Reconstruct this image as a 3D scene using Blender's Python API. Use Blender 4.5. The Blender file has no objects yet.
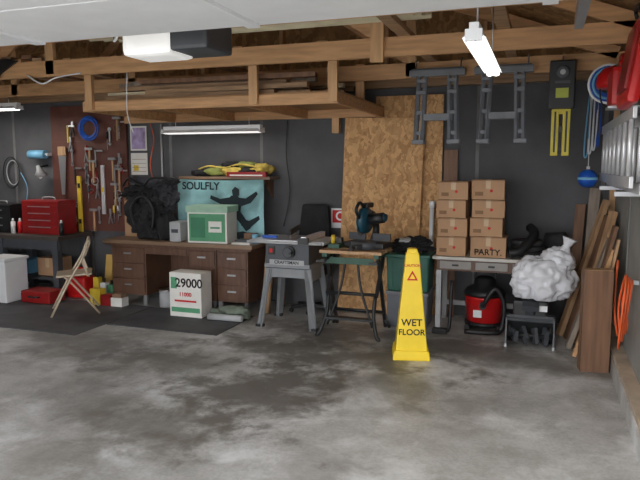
import bpy, bmesh, math, random
from mathutils import Vector, Matrix, Euler, noise
random.seed(7)
sc = bpy.context.scene
try:
    sc.view_settings.view_transform = 'Standard'
    sc.view_settings.look = 'None'
    sc.view_settings.exposure = 0
except Exception as e:
    print(e)

# ------------------------------------------------------------------ materials
_m = {}
def M(name, col, rough=.6, metal=0., var=.12, scale=7., bump=0., stretch=(1,1,1), emit=0., dist=0.):
    if name in _m: return _m[name]
    m = bpy.data.materials.new(name); m.use_nodes = True
    nt = m.node_tree; N = nt.nodes; L = nt.links
    b = N['Principled BSDF']
    b.inputs['Roughness'].default_value = rough
    b.inputs['Metallic'].default_value = metal
    tc = N.new('ShaderNodeTexCoord'); mp = N.new('ShaderNodeMapping')
    mp.inputs['Scale'].default_value = stretch
    L.new(tc.outputs['Object'], mp.inputs[0])
    n = N.new('ShaderNodeTexNoise'); n.inputs['Scale'].default_value = scale
    n.inputs['Detail'].default_value = 5; n.inputs['Distortion'].default_value = dist
    L.new(mp.outputs[0], n.inputs['Vector'])
    r = N.new('ShaderNodeValToRGB')
    r.color_ramp.elements[0].position = .3; r.color_ramp.elements[1].position = .7
    r.color_ramp.elements[0].color = [max(0,c*(1-var)) for c in col[:3]]+[1]
    r.color_ramp.elements[1].color = [min(1,c*(1+var)) for c in col[:3]]+[1]
    L.new(n.outputs['Fac'], r.inputs[0]); L.new(r.outputs[0], b.inputs['Base Color'])
    if bump:
        bp = N.new('ShaderNodeBump'); bp.inputs['Strength'].default_value = bump
        bp.inputs['Distance'].default_value = .01
        L.new(n.outputs['Fac'], bp.inputs['Height']); L.new(bp.outputs[0], b.inputs['Normal'])
    if emit:
        b.inputs['Emission Color'].default_value = list(col[:3])+[1]
        b.inputs['Emission Strength'].default_value = emit
    _m[name] = m
    return m

def S(r,g,b):
    f = lambda c: (c/255/12.92) if c/255 <= .04045 else ((c/255+.055)/1.055)**2.4
    return (f(r), f(g), f(b))

def concrete(name):
    m = bpy.data.materials.new(name); m.use_nodes = True
    nt = m.node_tree; N = nt.nodes; L = nt.links; b = N['Principled BSDF']
    tc = N.new('ShaderNodeTexCoord')
    def nz(scale, det, dis=0, off=0, ro=.55):
        n = N.new('ShaderNodeTexNoise'); n.inputs['Scale'].default_value = scale
        n.inputs['Detail'].default_value = det; n.inputs['Roughness'].default_value=ro
        n.inputs['Distortion'].default_value = dis
        if off:
            mp=N.new('ShaderNodeMapping'); mp.inputs['Location'].default_value=(off,off*.7,0)
            L.new(tc.outputs['Object'], mp.inputs[0]); L.new(mp.outputs[0], n.inputs['Vector'])
        else: L.new(tc.outputs['Object'], n.inputs['Vector'])
        return n
    def ramp(src, p0, c0, p1, c1):
        r = N.new('ShaderNodeValToRGB'); e = r.color_ramp.elements
        e[0].position = p0; e[1].position = p1; e[0].color = (*c0,1); e[1].color = (*c1,1)
        L.new(src, r.inputs[0]); return r
    def mix(mode, fac, a, c):
        x = N.new('ShaderNodeMix'); x.data_type='RGBA'; x.blend_type = mode
        if isinstance(fac, float): x.inputs[0].default_value = fac
        else: L.new(fac, x.inputs[0])
        L.new(a, x.inputs[6]); L.new(c, x.inputs[7]); return x.outputs[2]
    big = ramp(nz(.8,8,.2,ro=.6).outputs['Fac'], .36, (.35,.34,.32), .62, (.57,.57,.57))
    mid = ramp(nz(5,9,.2,off=2,ro=.62).outputs['Fac'], .36, (.74,.73,.71), .56, (1,1,1))
    fin = ramp(nz(45,5,ro=.7).outputs['Fac'], .36, (.72,.72,.72), .58, (1,1,1))
    c = mix('MULTIPLY', .8, big.outputs[0], mid.outputs[0])
    c = mix('MULTIPLY', .6, c, fin.outputs[0])
    # pale worn patches
    wp = N.new('ShaderNodeMapRange'); wp.inputs[1].default_value=.5; wp.inputs[2].default_value=.64; wp.inputs[3].default_value=0; wp.inputs[4].default_value=.65
    L.new(nz(1.5,10,.3,off=5,ro=.66).outputs['Fac'], wp.inputs[0])
    wc = N.new('ShaderNodeRGB'); wc.outputs[0].default_value=(.76,.775,.79,1)
    c = mix('MIX', wp.outputs[0], c, wc.outputs[0])
    nn = nz(2.6,10,.2,off=9,ro=.64)
    for (x,y,rx,ry,st,dkc) in [(-1.85,3.8,.62,.75,.85,(.10,.085,.07)),(-1.75,4.9,1.1,.5,.85,(.12,.11,.095)),(-2.15,3.2,.55,.45,.6,(.14,.125,.105)),(-2.8,4.3,.95,.4,.62,(.15,.14,.125)),(-1.0,4.4,.6,.35,.5,(.15,.14,.12)),
                           (-3.8,4.5,1.1,.45,.62,(.14,.135,.125)),(-1.5,5.6,1.8,.42,.75,(.12,.11,.10)),(-.2,5.35,.9,.45,.6,(.15,.14,.125)),(-2.4,2.55,.5,.4,.4,(.17,.155,.13)),(-1.1,3.0,.3,.25,.4,(.16,.14,.12)),(-3.0,3.4,.5,.4,.45,(.16,.15,.13)),(-.4,4.2,.4,.3,.35,(.17,.16,.14))]:
        sb = N.new('ShaderNodeVectorMath'); sb.operation='SUBTRACT'; sb.inputs[1].default_value=(x,y,0)
        L.new(tc.outputs['Object'], sb.inputs[0])
        ml = N.new('ShaderNodeVectorMath'); ml.operation='MULTIPLY'; ml.inputs[1].default_value=(1/rx,1/ry,0)
        L.new(sb.outputs[0], ml.inputs[0])
        ln = N.new('ShaderNodeVectorMath'); ln.operation='LENGTH'; L.new(ml.outputs[0], ln.inputs[0])
        ad = N.new('ShaderNodeMath'); ad.operation='MULTIPLY_ADD'; L.new(nn.outputs['Fac'], ad.inputs[0]); ad.inputs[1].default_value=4.4
        L.new(ln.outputs['Value'], ad.inputs[2])
        mr = N.new('ShaderNodeMapRange'); mr.interpolation_type='SMOOTHSTEP'; mr.inputs[1].default_value=2.45; mr.inputs[2].default_value=3.45
        mr.inputs[3].default_value=st; mr.inputs[4].default_value=0
        L.new(ad.outputs[0], mr.inputs[0])
        dk = N.new('ShaderNodeRGB'); dk.outputs[0].default_value=(*dkc,1)
        c = mix('MIX', mr.outputs[0], c, dk.outputs[0])
    L.new(c, b.inputs['Base Color'])
    b.inputs['Roughness'].default_value = .48
    bp = N.new('ShaderNodeBump'); bp.inputs['Strength'].default_value=.12; bp.inputs['Distance'].default_value=.01
    L.new(nn.outputs['Fac'], bp.inputs['Height']); L.new(bp.outputs[0], b.inputs['Normal'])
    return m

def osb(name, c0, c1, sc_=48):
    m = bpy.data.materials.new(name); m.use_nodes = True
    nt = m.node_tree; N = nt.nodes; L = nt.links; b = N['Principled BSDF']
    tc = N.new('ShaderNodeTexCoord')
    v = N.new('ShaderNodeTexVoronoi'); v.inputs['Scale'].default_value = sc_
    mp = N.new('ShaderNodeMapping'); mp.inputs['Scale'].default_value=(1,1,.5)
    L.new(tc.outputs['Object'], mp.inputs[0])
    n0 = N.new('ShaderNodeTexNoise'); n0.inputs['Scale'].default_value=9; n0.inputs['Detail'].default_value=6
    L.new(tc.outputs['Object'], n0.inputs['Vector'])
    ad = N.new('ShaderNodeMix'); ad.data_type='RGBA'; ad.inputs[0].default_value=.12
    L.new(mp.outputs[0], ad.inputs[6]); L.new(n0.outputs['Color'], ad.inputs[7])
    L.new(ad.outputs[2], v.inputs['Vector'])
    r = N.new('ShaderNodeValToRGB'); e=r.color_ramp.elements
    e[0].position=.15; e[1].position=.85
    e[0].color=(*c0,1); e[1].color=(*c1,1)
    sp = N.new('ShaderNodeSeparateColor'); L.new(v.outputs['Color'], sp.inputs[0])
    mx = N.new('ShaderNodeMix'); mx.inputs[0].default_value=.4
    L.new(sp.outputs[0], mx.inputs[2]); L.new(n0.outputs['Fac'], mx.inputs[3])
    L.new(mx.outputs[0], r.inputs[0]); L.new(r.outputs[0], b.inputs['Base Color'])
    b.inputs['Roughness'].default_value=.75
    return m

conc = concrete('concrete_floor')
drive = M('driveway_concrete', S(190,188,182), .8, var=.1, scale=2)
wallm = M('wall_gray_sheathing', S(86,86,89), .75, var=.24, scale=2.2, bump=.1)
seam = M('wall_seam_tape', S(116,116,116), .7, var=.2)
wallr = M('wall_right_drywall', S(140,139,135), .8, var=.15, scale=3)
OSB = osb('osb_panel', S(172,126,80), S(226,182,128), 40)
OSBd = osb('osb_roof', S(136,100,64), S(196,156,106), 22)
wood = M('pine_lumber', S(200,156,112), .65, var=.2, scale=5, stretch=(.6,6,6))
woodv = M('pine_lumber_upright', S(206,164,120), .65, var=.16, scale=5, stretch=(6,6,.6))
woodd = M('weathered_lumber', S(158,128,98), .7, var=.3, scale=5, stretch=(.6,6,6))
woodb = M('brown_board', S(122,90,68), .6, var=.3, scale=4, stretch=(6,6,.5))
woodt = M('tan_board', S(180,144,108), .6, var=.25, scale=4, stretch=(6,6,.5))
woodg = M('gray_board', S(134,122,110), .7, var=.3, scale=4, stretch=(6,6,.5))
deskw = M('desk_walnut', S(98,70,54), .45, var=.25, scale=4, stretch=(6,1,1))
deskt = M('desk_top_laminate', S(138,112,90), .4, var=.2, scale=4, stretch=(.8,6,6))
peg = M('pegboard_brown', S(98,56,46), .6, var=.18, scale=4)
black = M('black_plastic', S(30,31,33), .45, var=.3)
blackc = M('black_cloth', S(30,30,33), .85, var=.5, scale=9, bump=.5)
dgray = M('dark_gray_plastic', S(70,73,78), .5)
tgray = M('tote_gray', S(112,116,124), .5)
gray = M('gray_metal_paint', S(132,135,138), .45, var=.1)
lgray = M('light_gray', S(178,180,182), .5)
steel = M('galvanized_steel', S(190,192,195), .35, .8, var=.1)
alu = M('aluminium', S(222,224,228), .4, .5, var=.06)
white = M('white_paint', S(232,234,236), .5, var=.03)
doorw = M('garage_door_white', S(238,240,242), .5, var=.03)
red = M('red_paint', S(196,28,30), .35, var=.1)
redd = M('dark_red', S(146,28,28), .4, var=.15)
yellow = M('yellow_plastic', S(248,214,40), .4, var=.05)
yel2 = M('yellow_tool', S(224,192,60), .5, var=.1)
blue = M('blue_plastic', S(30,90,190), .4, var=.15)
lblue = M('light_blue', S(120,180,215), .5)
orange = M('orange_cord', S(232,100,50), .5)
green = M('dark_green_plastic', S(34,92,78), .45, var=.12)
dgreen = M('workbench_green', S(40,80,64), .5)
gbox = M('green_print', S(84,152,112), .6, var=.1)
lime = M('lime_cloth', S(136,144,76), .9, var=.4, scale=9, bump=.5)
ycloth = M('yellow_cloth', S(196,172,84), .9, var=.4, scale=9, bump=.5)
card = M('cardboard', S(184,146,112), .8, var=.08, scale=4)
cardd = M('cardboard_edge', S(142,108,80), .8)
tape = M('packing_tape', S(200,170,134), .4)
chairm = M('chair_beige_metal', S(188,172,150), .4, .2)
teal = M('pale_teal_flag', S(142,186,190), .85, var=.35, scale=3, dist=1)
tealt = M('dark_teal_print', S(22,36,42), .8)
bagw = M('white_plastic_bag', S(218,220,226), .25, var=.06, scale=9, bump=.5)
rubber = M('rubber_mat', S(74,75,78), .65, var=.3, scale=4, bump=.2)
purple = M('poster_lilac', S(168,150,190), .6, var=.5, scale=9)
paper = M('paper_white', S(228,226,220), .7, var=.05)
glass = M('lamp_lens_white', S(250,250,246), .3, emit=.35)
tube = M('fluorescent_tube', (1,.97,.9), .3, emit=5)
tubed = M('fluorescent_tube_dim', (1,.98,.95), .3, emit=.8)
ink_hollow = M('black_ink_and_hollow', S(20,20,20), .7)  # lettering ink, also the painted shade in open tube ends
redink = M('red_ink', S(200,30,30), .6)
foam = M('foam_black',S(52,52,54),.8,var=.3)
blg = M('blower_gray',S(84,88,92),.45)

# ------------------------------------------------------------------ builder
class B:
    def __init__(s, name, loc=(0,0,0), rot=(0,0,0)):
        s.name=name; s.loc=loc; s.rot=[math.radians(a) for a in rot]; s.bm=bmesh.new(); s.mats=[]
    def mi(s, m):
        if m not in s.mats: s.mats.append(m)
        return s.mats.index(m)
    def add(s, tb, mat, mtx=None, smooth=False):
        i = s.mi(mat)
        for f in tb.faces:
            f.material_index=i; f.smooth = smooth and len(f.verts)<=4
        if mtx is not None: bmesh.ops.transform(tb, matrix=mtx, verts=tb.verts)
        me = bpy.data.meshes.new('t'); tb.to_mesh(me); s.bm.from_mesh(me)
        bpy.data.meshes.remove(me); tb.free()
    def box(s, c, d, mat, rot=(0,0,0), bev=0., taper=1., tx=None):
        tb=bmesh.new(); bmesh.ops.create_cube(tb,size=1)
        for v in tb.verts:
            k = taper if v.co.z>0 else 1
            kx = (tx if tx is not None else k) if v.co.z>0 else 1
            v.co = Vector((v.co.x*d[0]*kx, v.co.y*d[1]*k, v.co.z*d[2]))
        if bev: bmesh.ops.bevel(tb, geom=tb.edges[:], offset=bev, segments=2, affect='EDGES', profile=.6)
        s.add(tb, mat, Matrix.Translation(c)@Euler([math.radians(a) for a in rot]).to_matrix().to_4x4())
    def bb(s, x0,x1,y0,y1,z0,z1, mat, bev=0.):
        s.box(((x0+x1)/2,(y0+y1)/2,(z0+z1)/2),(x1-x0,y1-y0,z1-z0),mat,bev=bev)
    def beam(s, p1, p2, w, h, mat, bev=0., roll=0):
        p1=Vector(p1); p2=Vector(p2); d=p2-p1; l=d.length; q=d.to_track_quat('Y','Z')
        tb=bmesh.new(); bmesh.ops.create_cube(tb,size=1)
        for v in tb.verts: v.co=Vector((v.co.x*w,v.co.y*l,v.co.z*h))
        if bev: bmesh.ops.bevel(tb, geom=tb.edges[:], offset=bev, segments=1, affect='EDGES')
        s.add(tb,mat,Matrix.Translation((p1+p2)/2)@q.to_matrix().to_4x4()@Matrix.Rotation(roll,4,'Y'))
    def cyl(s, p1, p2, r, mat, r2=None, seg=16):
        p1=Vector(p1); p2=Vector(p2); d=p2-p1; q=d.to_track_quat('Z','Y')
        tb=bmesh.new(); bmesh.ops.create_cone(tb,cap_ends=True,segments=seg,radius1=r,radius2=r if r2 is None else r2,depth=d.length)
        s.add(tb,mat,Matrix.Translation((p1+p2)/2)@q.to_matrix().to_4x4(),True)
    def tube(s, pts, r, mat, seg=7, sub=5, closed=False):
        P=[Vector(p) for p in pts]; n=len(P); out=[]
        if sub>1:
            for i in range(n if closed else n-1):
                g=lambda k: P[k%n] if closed else P[max(0,min(n-1,k))]
                a,b,c,d=g(i-1),g(i),g(i+1),g(i+2)
                for j in range(sub):
                    t=j/sub
                    out.append(.5*((2*b)+(c-a)*t+(2*a-5*b+4*c-d)*t*t+(3*b-a-3*c+d)*t**3))
            if not closed: out.append(P[-1])
        else: out=P
        m=len(out); tb=bmesh.new(); rings=[]; up=Vector((.13,.21,.97)).normalized()
        for i,p in enumerate(out):
            if closed: t=(out[(i+1)%m]-out[i-1])
            else: t=out[min(m-1,i+1)]-out[max(0,i-1)]
            if t.length<1e-6: t=Vector((0,0,1))
            t.normalize(); a=up-t*up.dot(t)
            if a.length<.05: a=Vector((1,0,0))-t*t.x
            a.normalize(); up=a; b=t.cross(a)
            rings.append([tb.verts.new(p+r*(math.cos(k*2*math.pi/seg)*a+math.sin(k*2*math.pi/seg)*b)) for k in range(seg)])
        for i in range(m if closed else m-1):
            r0=rings[i]; r1=rings[(i+1)%m]
            for k in range(seg): tb.faces.new((r0[k],r0[(k+1)%seg],r1[(k+1)%seg],r1[k]))
        if not closed:
            tb.faces.new(rings[0][::-1]); tb.faces.new(rings[-1])
        s.add(tb,mat,None,True)
    def lathe(s, prof, c, mat, seg=24, rot=(0,0,0), sx=1, sy=1):
        tb=bmesh.new(); rings=[]
        for (r,z) in prof:
            rings.append([tb.verts.new((r*sx*math.cos(k*2*math.pi/seg),r*sy*math.sin(k*2*math.pi/seg),z)) for k in range(seg)])
        for i in range(len(rings)-1):
            for k in range(seg): tb.faces.new((rings[i][k],rings[i][(k+1)%seg],rings[i+1][(k+1)%seg],rings[i+1][k]))
        if prof[0][0]>1e-4: tb.faces.new(rings[0][::-1])
        if prof[-1][0]>1e-4: tb.faces.new(rings[-1])
        s.add(tb,mat,Matrix.Translation(c)@Euler([math.radians(a) for a in rot]).to_matrix().to_4x4(),True)
    def prism(s, pts, depth, mat, c=(0,0,0), rot=(0,0,0)):
        # polygon in local XZ, extruded along local Y
        tb=bmesh.new(); a=[tb.verts.new((x,-depth/2,z)) for x,z in pts]; b=[tb.verts.new((x,depth/2,z)) for x,z in pts]
        n=len(pts); tb.faces.new(a); tb.faces.new(b[::-1])
        for i in range(n): tb.faces.new((a[i],b[i],b[(i+1)%n],a[(i+1)%n]))
        bmesh.ops.recalc_face_normals(tb, faces=tb.faces)
        s.add(tb,mat,Matrix.Translation(c)@Euler([math.radians(x) for x in rot]).to_matrix().to_4x4())
    def ball(s, c, r, mat, nz=0., fr=3., sub=3, rot=(0,0,0), flat=None, ridge=0., sm=None):
        tb=bmesh.new(); bmesh.ops.create_icosphere(tb,subdivisions=sub,radius=1)
        o=Vector((random.random()*50,random.random()*50,0))
        for v in tb.verts:
            k=1+nz*noise.noise(v.co*fr+o)+nz*.5*noise.noise(v.co*fr*2.3+o)
            if ridge: k+= ridge*(.5-abs(noise.noise(v.co*fr*1.7+o*2))*2)+ridge*.5*(.5-abs(noise.noise(v.co*fr*3.7+o*3))*2)
            v.co=Vector((v.co.x*r[0]*k,v.co.y*r[1]*k,v.co.z*r[2]*k))
            if flat is not None and v.co.z<flat: v.co.z=flat
        s.add(tb,mat,Matrix.Translation(c)@Euler([math.radians(a) for a in rot]).to_matrix().to_4x4(),(not ridge) if sm is None else sm)
    def done(s):
        me=bpy.data.meshes.new(s.name); s.bm.to_mesh(me); s.bm.free()
        for m in s.mats: me.materials.append(m)
        ob=bpy.data.objects.new(s.name,me); ob.location=s.loc; ob.rotation_euler=s.rot
        sc.collection.objects.link(ob); return ob

def text(body, size, loc, mat, parent, rot=(90,0,0), align='CENTER', ext=.0008):
    cu=bpy.data.curves.new('lettering','FONT'); cu.body=body; cu.size=size; cu.extrude=ext; cu.offset=size*.02
    cu.align_x=align; cu.align_y='CENTER'; cu.materials.append(mat)
    ob=bpy.data.objects.new('lettering',cu); ob.location=loc; ob.rotation_euler=[math.radians(a) for a in rot]
    sc.collection.objects.link(ob); ob.parent=parent; return ob

# ------------------------------------------------------------------ shell
XL,XR,YB=-7.4,.65,6.7
RX,RZ,EZ=-3.37,4.05,2.6
b=B('floor'); b.bb(XL-.15,XR+.15,-.1,YB+.15,-.12,0,conc); b.done()
b=B('driveway_ground'); b.bb(-30,26,-30,-.1,-.16,-.02,drive); b.done()
b=B('wall_back')
b.bb(XL,XR,YB,YB+.12,0,2.5,wallm)
for x in (-6.75,-5.53,-4.31,-3.09,-1.87,-.65,.55): b.bb(x-.018,x+.018,YB-.004,YB,0,2.5,seam)
b.done()
b=B('wall_gable'); b.prism([(XL,2.5),(XR,2.5),(XR,EZ),(RX,RZ),(XL,EZ)],.12,OSBd,c=(0,YB+.06,0))
for x in (-6,-5,-4,-2.8,-1.6,-.6):
    zt=RZ-abs(x-RX)*.36-.03
    b.bb(x-.02,x+.02,YB-.09,YB,2.5,zt,woodv)
b.done()
b=B('wall_left'); b.bb(XL-.12,XL,-.1,YB+.12,0,EZ,wallm); b.done()
b=B('wall_right'); b.bb(XR,XR+.12,-.1,YB+.12,0,EZ,wallr)
b.bb(XR-.01,XR,4.2,4.23,.2,2.5,seam); b.bb(XR-.01,XR,5.4,5.43,.2,2.5,seam)
b.done()
b=B('trim_sill_right'); b.bb(XR-.1,XR,-.1,YB-.6,0,.13,conc); b.bb(XR-.09,XR,-.1,YB-.6,.13,.17,M('sill_plate',S(176,160,142),.7,var=.2)); b.done()
b=B('wall_front'); b.bb(XL,XR,-.2,-.1,2.28,2.6,wallr); b.bb(XL,-5.6,-.2,-.1,0,2.28,wallr); b.prism([(XL,2.6),(XR,2.6),(RX,RZ)],.1,wallr,c=(0,-.15,0)); b.done()
b=B('ceiling')
b.prism([(XR+.15,EZ-.05),(XR+.15,EZ+.0),(RX,RZ+.07),(RX,RZ)],7.2,OSBd,c=(0,3.25,0))
b.prism([(XL-.15,EZ-.05),(XL-.15,EZ+.0),(RX,RZ+.07),(RX,RZ)],7.2,OSBd,c=(0,3.25,0))
b.done()

# roof trusses, parallel to back wall
for Y in (.9,2.15,3.4,4.7,5.92):
    b=B('roof_truss')
    b.bb(XL+.02,XR-.02,Y-.02,Y+.02,2.4,2.54,wood)
    for sg,xe in ((1,XR-.1),(-1,XL+.1)):
        b.beam((xe,Y,EZ-.07),(RX,Y,RZ-.07),.04,.1,wood)
    b.beam((RX,Y,2.54),(RX,Y,RZ-.1),.04,.09,woodv,roll=0)
    for x0 in (-1.2,-4.26,-5.9):
        b.beam((x0,Y,2.42),(x0,Y,RZ-abs(x0-RX)*.36-.1),.04,.09,woodv,roll=math.pi/2)
    b.beam((-1.2,Y+.03,2.56),(RX,Y+.03,RZ-.12),.03,.09,wood)
    b.beam((-4.9,Y+.03,2.56),(RX,Y+.03,RZ-.12),.03,.09,wood)
    if Y==4.7: b.bb(-1.25,-1.15,Y-.06,Y-.02,2.36,2.66,woodv)
    b.done()
b=B('ceiling_joist_brace')
for x in (-3.0,-1.0,-.3): b.bb(x-.045,x+.045,.8,6.6,2.54,2.58,woodd)
b.done()
b=B('wall_plate_beam'); b.bb(XL+.02,XR-.02,YB-.1,YB-.006,2.41,2.5,woodd); b.done()
cream=M('cream_pipe',S(222,212,180),.5)
b=B('conduit_pipes')
for i,(y,z) in enumerate(((4.25,2.6),(4.3,2.6),(4.36,2.6))): b.cyl((-3.45+.1*i,y,z),(-.85+.05*i,y,z),.021,cream,seg=10)
b.done()
b=B('stored_trim_strips')
for i in range(3): b.box((-3.95,4.0+.07*i,2.6+.0),(2.3,.05,.03),[cream,woodd,white][i],rot=(0,0,1.5*i))
b.done()

# garage door overhead
b=B('garage_door')
for i in range(4):
    y0=.3+i*.62; b.bb(-5.1,0.05,y0,y0+.61,2.25,2.29,doorw,bev=.006)
    for x in (-5.05,-3.8,-2.55,-1.3,0.0): b.bb(x-.03,x+.03,y0+.02,y0+.59,2.235,2.25,doorw)
b.done()
b=B('garage_door_track')
for x in (-5.2,.13):
    b.bb(x-.02,x+.02,.1,3.3,2.24,2.3,steel); b.bb(x-.015,x+.015,3.26,3.3,2.3,2.4,steel); b.bb(x-.02,x+.02,.1,.15,0,2.3,steel)
b.done()
# opener
b=B('garage_door_opener')
b.box((-1.86,3.2,2.31),(.28,.3,.17),dgray,bev=.02)
b.box((-2.1,3.17,2.29),(.32,.26,.17),glass,bev=.035)
b.bb(-1.93,-1.89,.2,3.1,2.34,2.37,steel)
for x in (-2.15,-1.75): b.beam((x,3.3,2.36),(x,3.38,2.44),.03,.004,steel)
b.tube([(-2.2,3.12,2.38),(-2.3,3.15,2.44),(-2.42,3.2,2.33),(-2.5,3.3,2.4)],.008,white)
b.done()

# shop lights
def shop_light(c, length, axis, hang, power, tb=tube, k=1.):
    b=B('fluorescent_shop_light', c, (0,0,0 if axis=='x' else 90))
    b.bb(-length/2,length/2,-.035*k,.035*k,.0,.05,white,bev=.004)
    for sg in (-1,1):
        b.beam((-length/2,sg*.058*k,-.005),(length/2,sg*.058*k,-.005),.06*k,.003,white,roll=sg*-.6)
        b.cyl((-length/2+.02,sg*.03*k,-.02),(length/2-.02,sg*.03*k,-.02),.015,tb,seg=10)
        b.bb(sg*length/2-.012,sg*length/2+.012,-.06*k,.06*k,-.03,.02,white)
        b.cyl((sg*length*.38,0,.05),(sg*length*.38,0,hang),.004,steel,seg=6)
    b.done()
    li=bpy.data.lights.new('tube_light','AREA'); li.shape='RECTANGLE'; li.size=length if axis=='x' else .1; li.size_y=.1 if axis=='x' else length
    li.energy=power; li.color=(1,.95,.87)
    lo=bpy.data.objects.new('tube_light',li); lo.location=(c[0],c[1],c[2]-.045); sc.collection.objects.link(lo)
shop_light((-3.46,6.2,1.98),1.2,'x',.13,4,tubed)
shop_light((-6.45,5.9,2.28),1.2,'x',.12,12)
shop_light((-.3,3.34,2.15),1.1,'y',.385,14,tube,.6)

# loft storage rack
b=B('overhead_storage_rack')
b.bb(-4.2,-1.62,5.03,5.07,2.11,2.2,wood)
b.bb(-4.9,-1.7,6.6,6.64,2.11,2.2,wood)
b.bb(-4.2,-4.16,5.07,6.6,2.11,2.2,wood); b.bb(-1.66,-1.62,5.07,6.6,2.11,2.2,wood)
for x in (-3.4,-2.5): b.bb(x-.02,x+.02,5.07,6.6,2.11,2.2,wood)
b.bb(-4.2,-1.62,5.05,6.62,2.2,2.215,M('rack_plywood',S(170,130,90),.7,var=.2,scale=3))
for x in (-2.38,-1.66,-4.1): b.bb(x-.04,x+.04,4.99,5.03,2.12,2.56,woodv)
b.bb(-1.74,-1.66,5.94,5.98,2.12,2.56,woodv)
for x in (-2.38,-1.66,-4.1): b.bb(x-.04,x+.04,4.72,5.03,2.48,2.56,woodv)
b.bb(-2.2,-2.12,6.6,6.68,1.95,2.11,woodv)
b.done()
b=B('stored_lumber_pile')
for i in range(16):
    for L_ in range(5):
        if random.random()<.2 and L_>1: continue
        x0=-4.12+random.random()*.6; x1=-1.78-random.random()*.7; y=5.17+.085*i
        if L_>3 and i<3: continue
        m=random.choice([woodd,woodb,wood,woodg,woodt,cream])
        b.box(((x0+x1)/2,y,2.24+L_*.045),(x1-x0,.075,.04),m,rot=(0,random.uniform(-.6,.6),random.uniform(-1.2,1.2)))
b.done()
b=B('plank_bundle')   # lying across truss chords on the left
for i in range(7):
    b.box((-5.2+.12*i,5.5,2.555+.0+.03*(i%2)),(.1,1.66,.03),[woodd,wood,woodb][i%3],rot=(0,0,6))
b.done()
b=B('black_plastic_sheet',(-4.88,4.64,2.4)); b.prism([(-.25,.15),(.3,.15),(.1,.05),(-.05,-.1),(-.25,-.12)],.02,black); b.prism([(-.25,.15),(.28,.15),(.2,.17),(-.25,.18)],.04,black,c=(0,.01,0)); b.done()
b=B('hanging_electric_cord'); b.tube([(-4.5,4.66,2.42),(-4.3,4.62,2.33),(-4.15,4.64,2.38),(-3.9,4.66,2.41)],.007,white); b.tube([(-3.65,4.99,2.5),(-3.66,4.98,2.1),(-3.6,4.98,1.9)],.005,white); b.done()

# ------------------------------------------------------------------ back wall items
b=B('osb_sheet',(-1.66,6.46,0),(-3.2,1.2,0)); b.bb(-.42,.44,-.006,.006,.01,2.1,OSB); b.done()
b=B('osb_sheet',(-1.36,6.60,0),(-1.6,0,0)); b.bb(-.36,.36,-.006,.006,.01,2.33,OSB); b.done()
b=B('scrap_board',(-.91,6.62,0),(-1.2,0,0)); b.bb(-.07,.07,-.01,.01,0,1.76,woodb); b.done()
b=B('pegboard'); b.bb(-6.08,-4.92,6.655,6.69,.76,2.35,peg); b.bb(-6.08,-5.0,6.65,6.655,1.9,1.905,deskw); b.done()
b=B('hanging_hand_tools')
placed=0
while placed<46:
    x=-6.0+random.random()*1.02; z=1.0+random.random()*1.2
    if abs(x+5.62)<.08 or abs(x+5.25)<.07 or abs(x+5.9)<.1: continue
    if (x+5.42)**2+(z-2.06)**2<.05: continue
    placed+=1
    y=6.63; k=placed%6; c=random.choice([steel,black,redd,yel2,dgray,steel,woodb])
    b.cyl((x,6.65,z),(x,6.61,z),.004,steel,seg=6)
    if k==0:   # hammer
        b.bb(x-.012,x+.012,y-.02,y,z-.26,z,woodt); b.bb(x-.06,x+.05,y-.03,y,z,z+.03,steel)
    elif k==1: # screwdriver
        b.cyl((x,y-.012,z),(x,y-.012,z-.09),.014,c,seg=8); b.cyl((x,y-.012,z-.09),(x,y-.012,z-.22),.004,steel,seg=6)
    elif k==2: # wrench
        b.bb(x-.01,x+.01,y-.01,y,z-.18,z,steel); b.lathe([(.025,0),(.025,.01)],(x,y-.0,z),steel,10,(90,0,0)); b.lathe([(.02,0),(.02,.01)],(x,y,z-.18),steel,10,(90,0,0))
    elif k==3: # pliers
        b.beam((x-.03,y-.01,z-.16),(x,y-.01,z-.04),.018,.012,c); b.beam((x+.03,y-.01,z-.16),(x,y-.01,z-.04),.018,.012,c); b.bb(x-.015,x+.015,y-.015,y,z-.04,z+.03,steel)
    elif k==4: # square
        b.bb(x-.01,x+.01,y-.01,y,z-.2,z+.02,c); b.bb(x,x+.11,y-.01,y,z,z+.02,steel)
    else: # wire coil
        b.tube([(x+.05*math.cos(a*.785),y-.01,z+.05*math.sin(a*.785)) for a in range(8)],.007,c,6,3,True)
b.done()
b=B('handsaw',(-5.95,6.62,1.72)); b.prism([(0,0),(.12,0),(.08,-.5),(.03,-.5)],.004,steel); b.box((.06,0,.06),(.13,.02,.12),woodt,bev=.01); b.done()
b=B('blue_cord_coil',(-5.42,6.59,2.06))
for j in range(5):
    r=.1+.012*j
    b.tube([(r*math.cos(a*.6283),-.012*(j%3),r*1.0*math.sin(a*.6283)) for a in range(10)],.009,blue,6,3,True)
b.bb(-.01,.01,0,.05,.1,.12,steel); b.done()
b=B('spirit_level',(-5.62,6.6,.3)); b.bb(-.03,.03,-.012,.012,0,1.16,yel2,bev=.004)
for z in (.12,.58,1.04): b.bb(-.02,.02,-.014,.014,z-.03,z+.03,black)
b.bb(-.006,.006,.0,.05,1.1,1.12,steel); b.done()
b=B('spirit_level',(-5.25,6.6,.98)); b.bb(-.025,.025,-.012,.012,0,.62,alu,bev=.004); b.bb(-.015,.015,-.014,.014,.28,.34,yel2); b.bb(-.006,.006,0,.05,.58,.6,steel); b.done()
b=B('wall_calendar',(-4.76,6.69,1.48)); b.bb(-.12,.12,-.006,0,.3,.6,paper); b.bb(-.1,.1,-.008,-.006,.32,.58,purple); b.bb(-.12,.12,-.006,0,.0,.27,paper)
for i in range(4): b.bb(-.1,.1,-.008,-.006,.04+.05*i,.045+.05*i,M('calendar_rule',S(150,120,90),.7))
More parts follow.
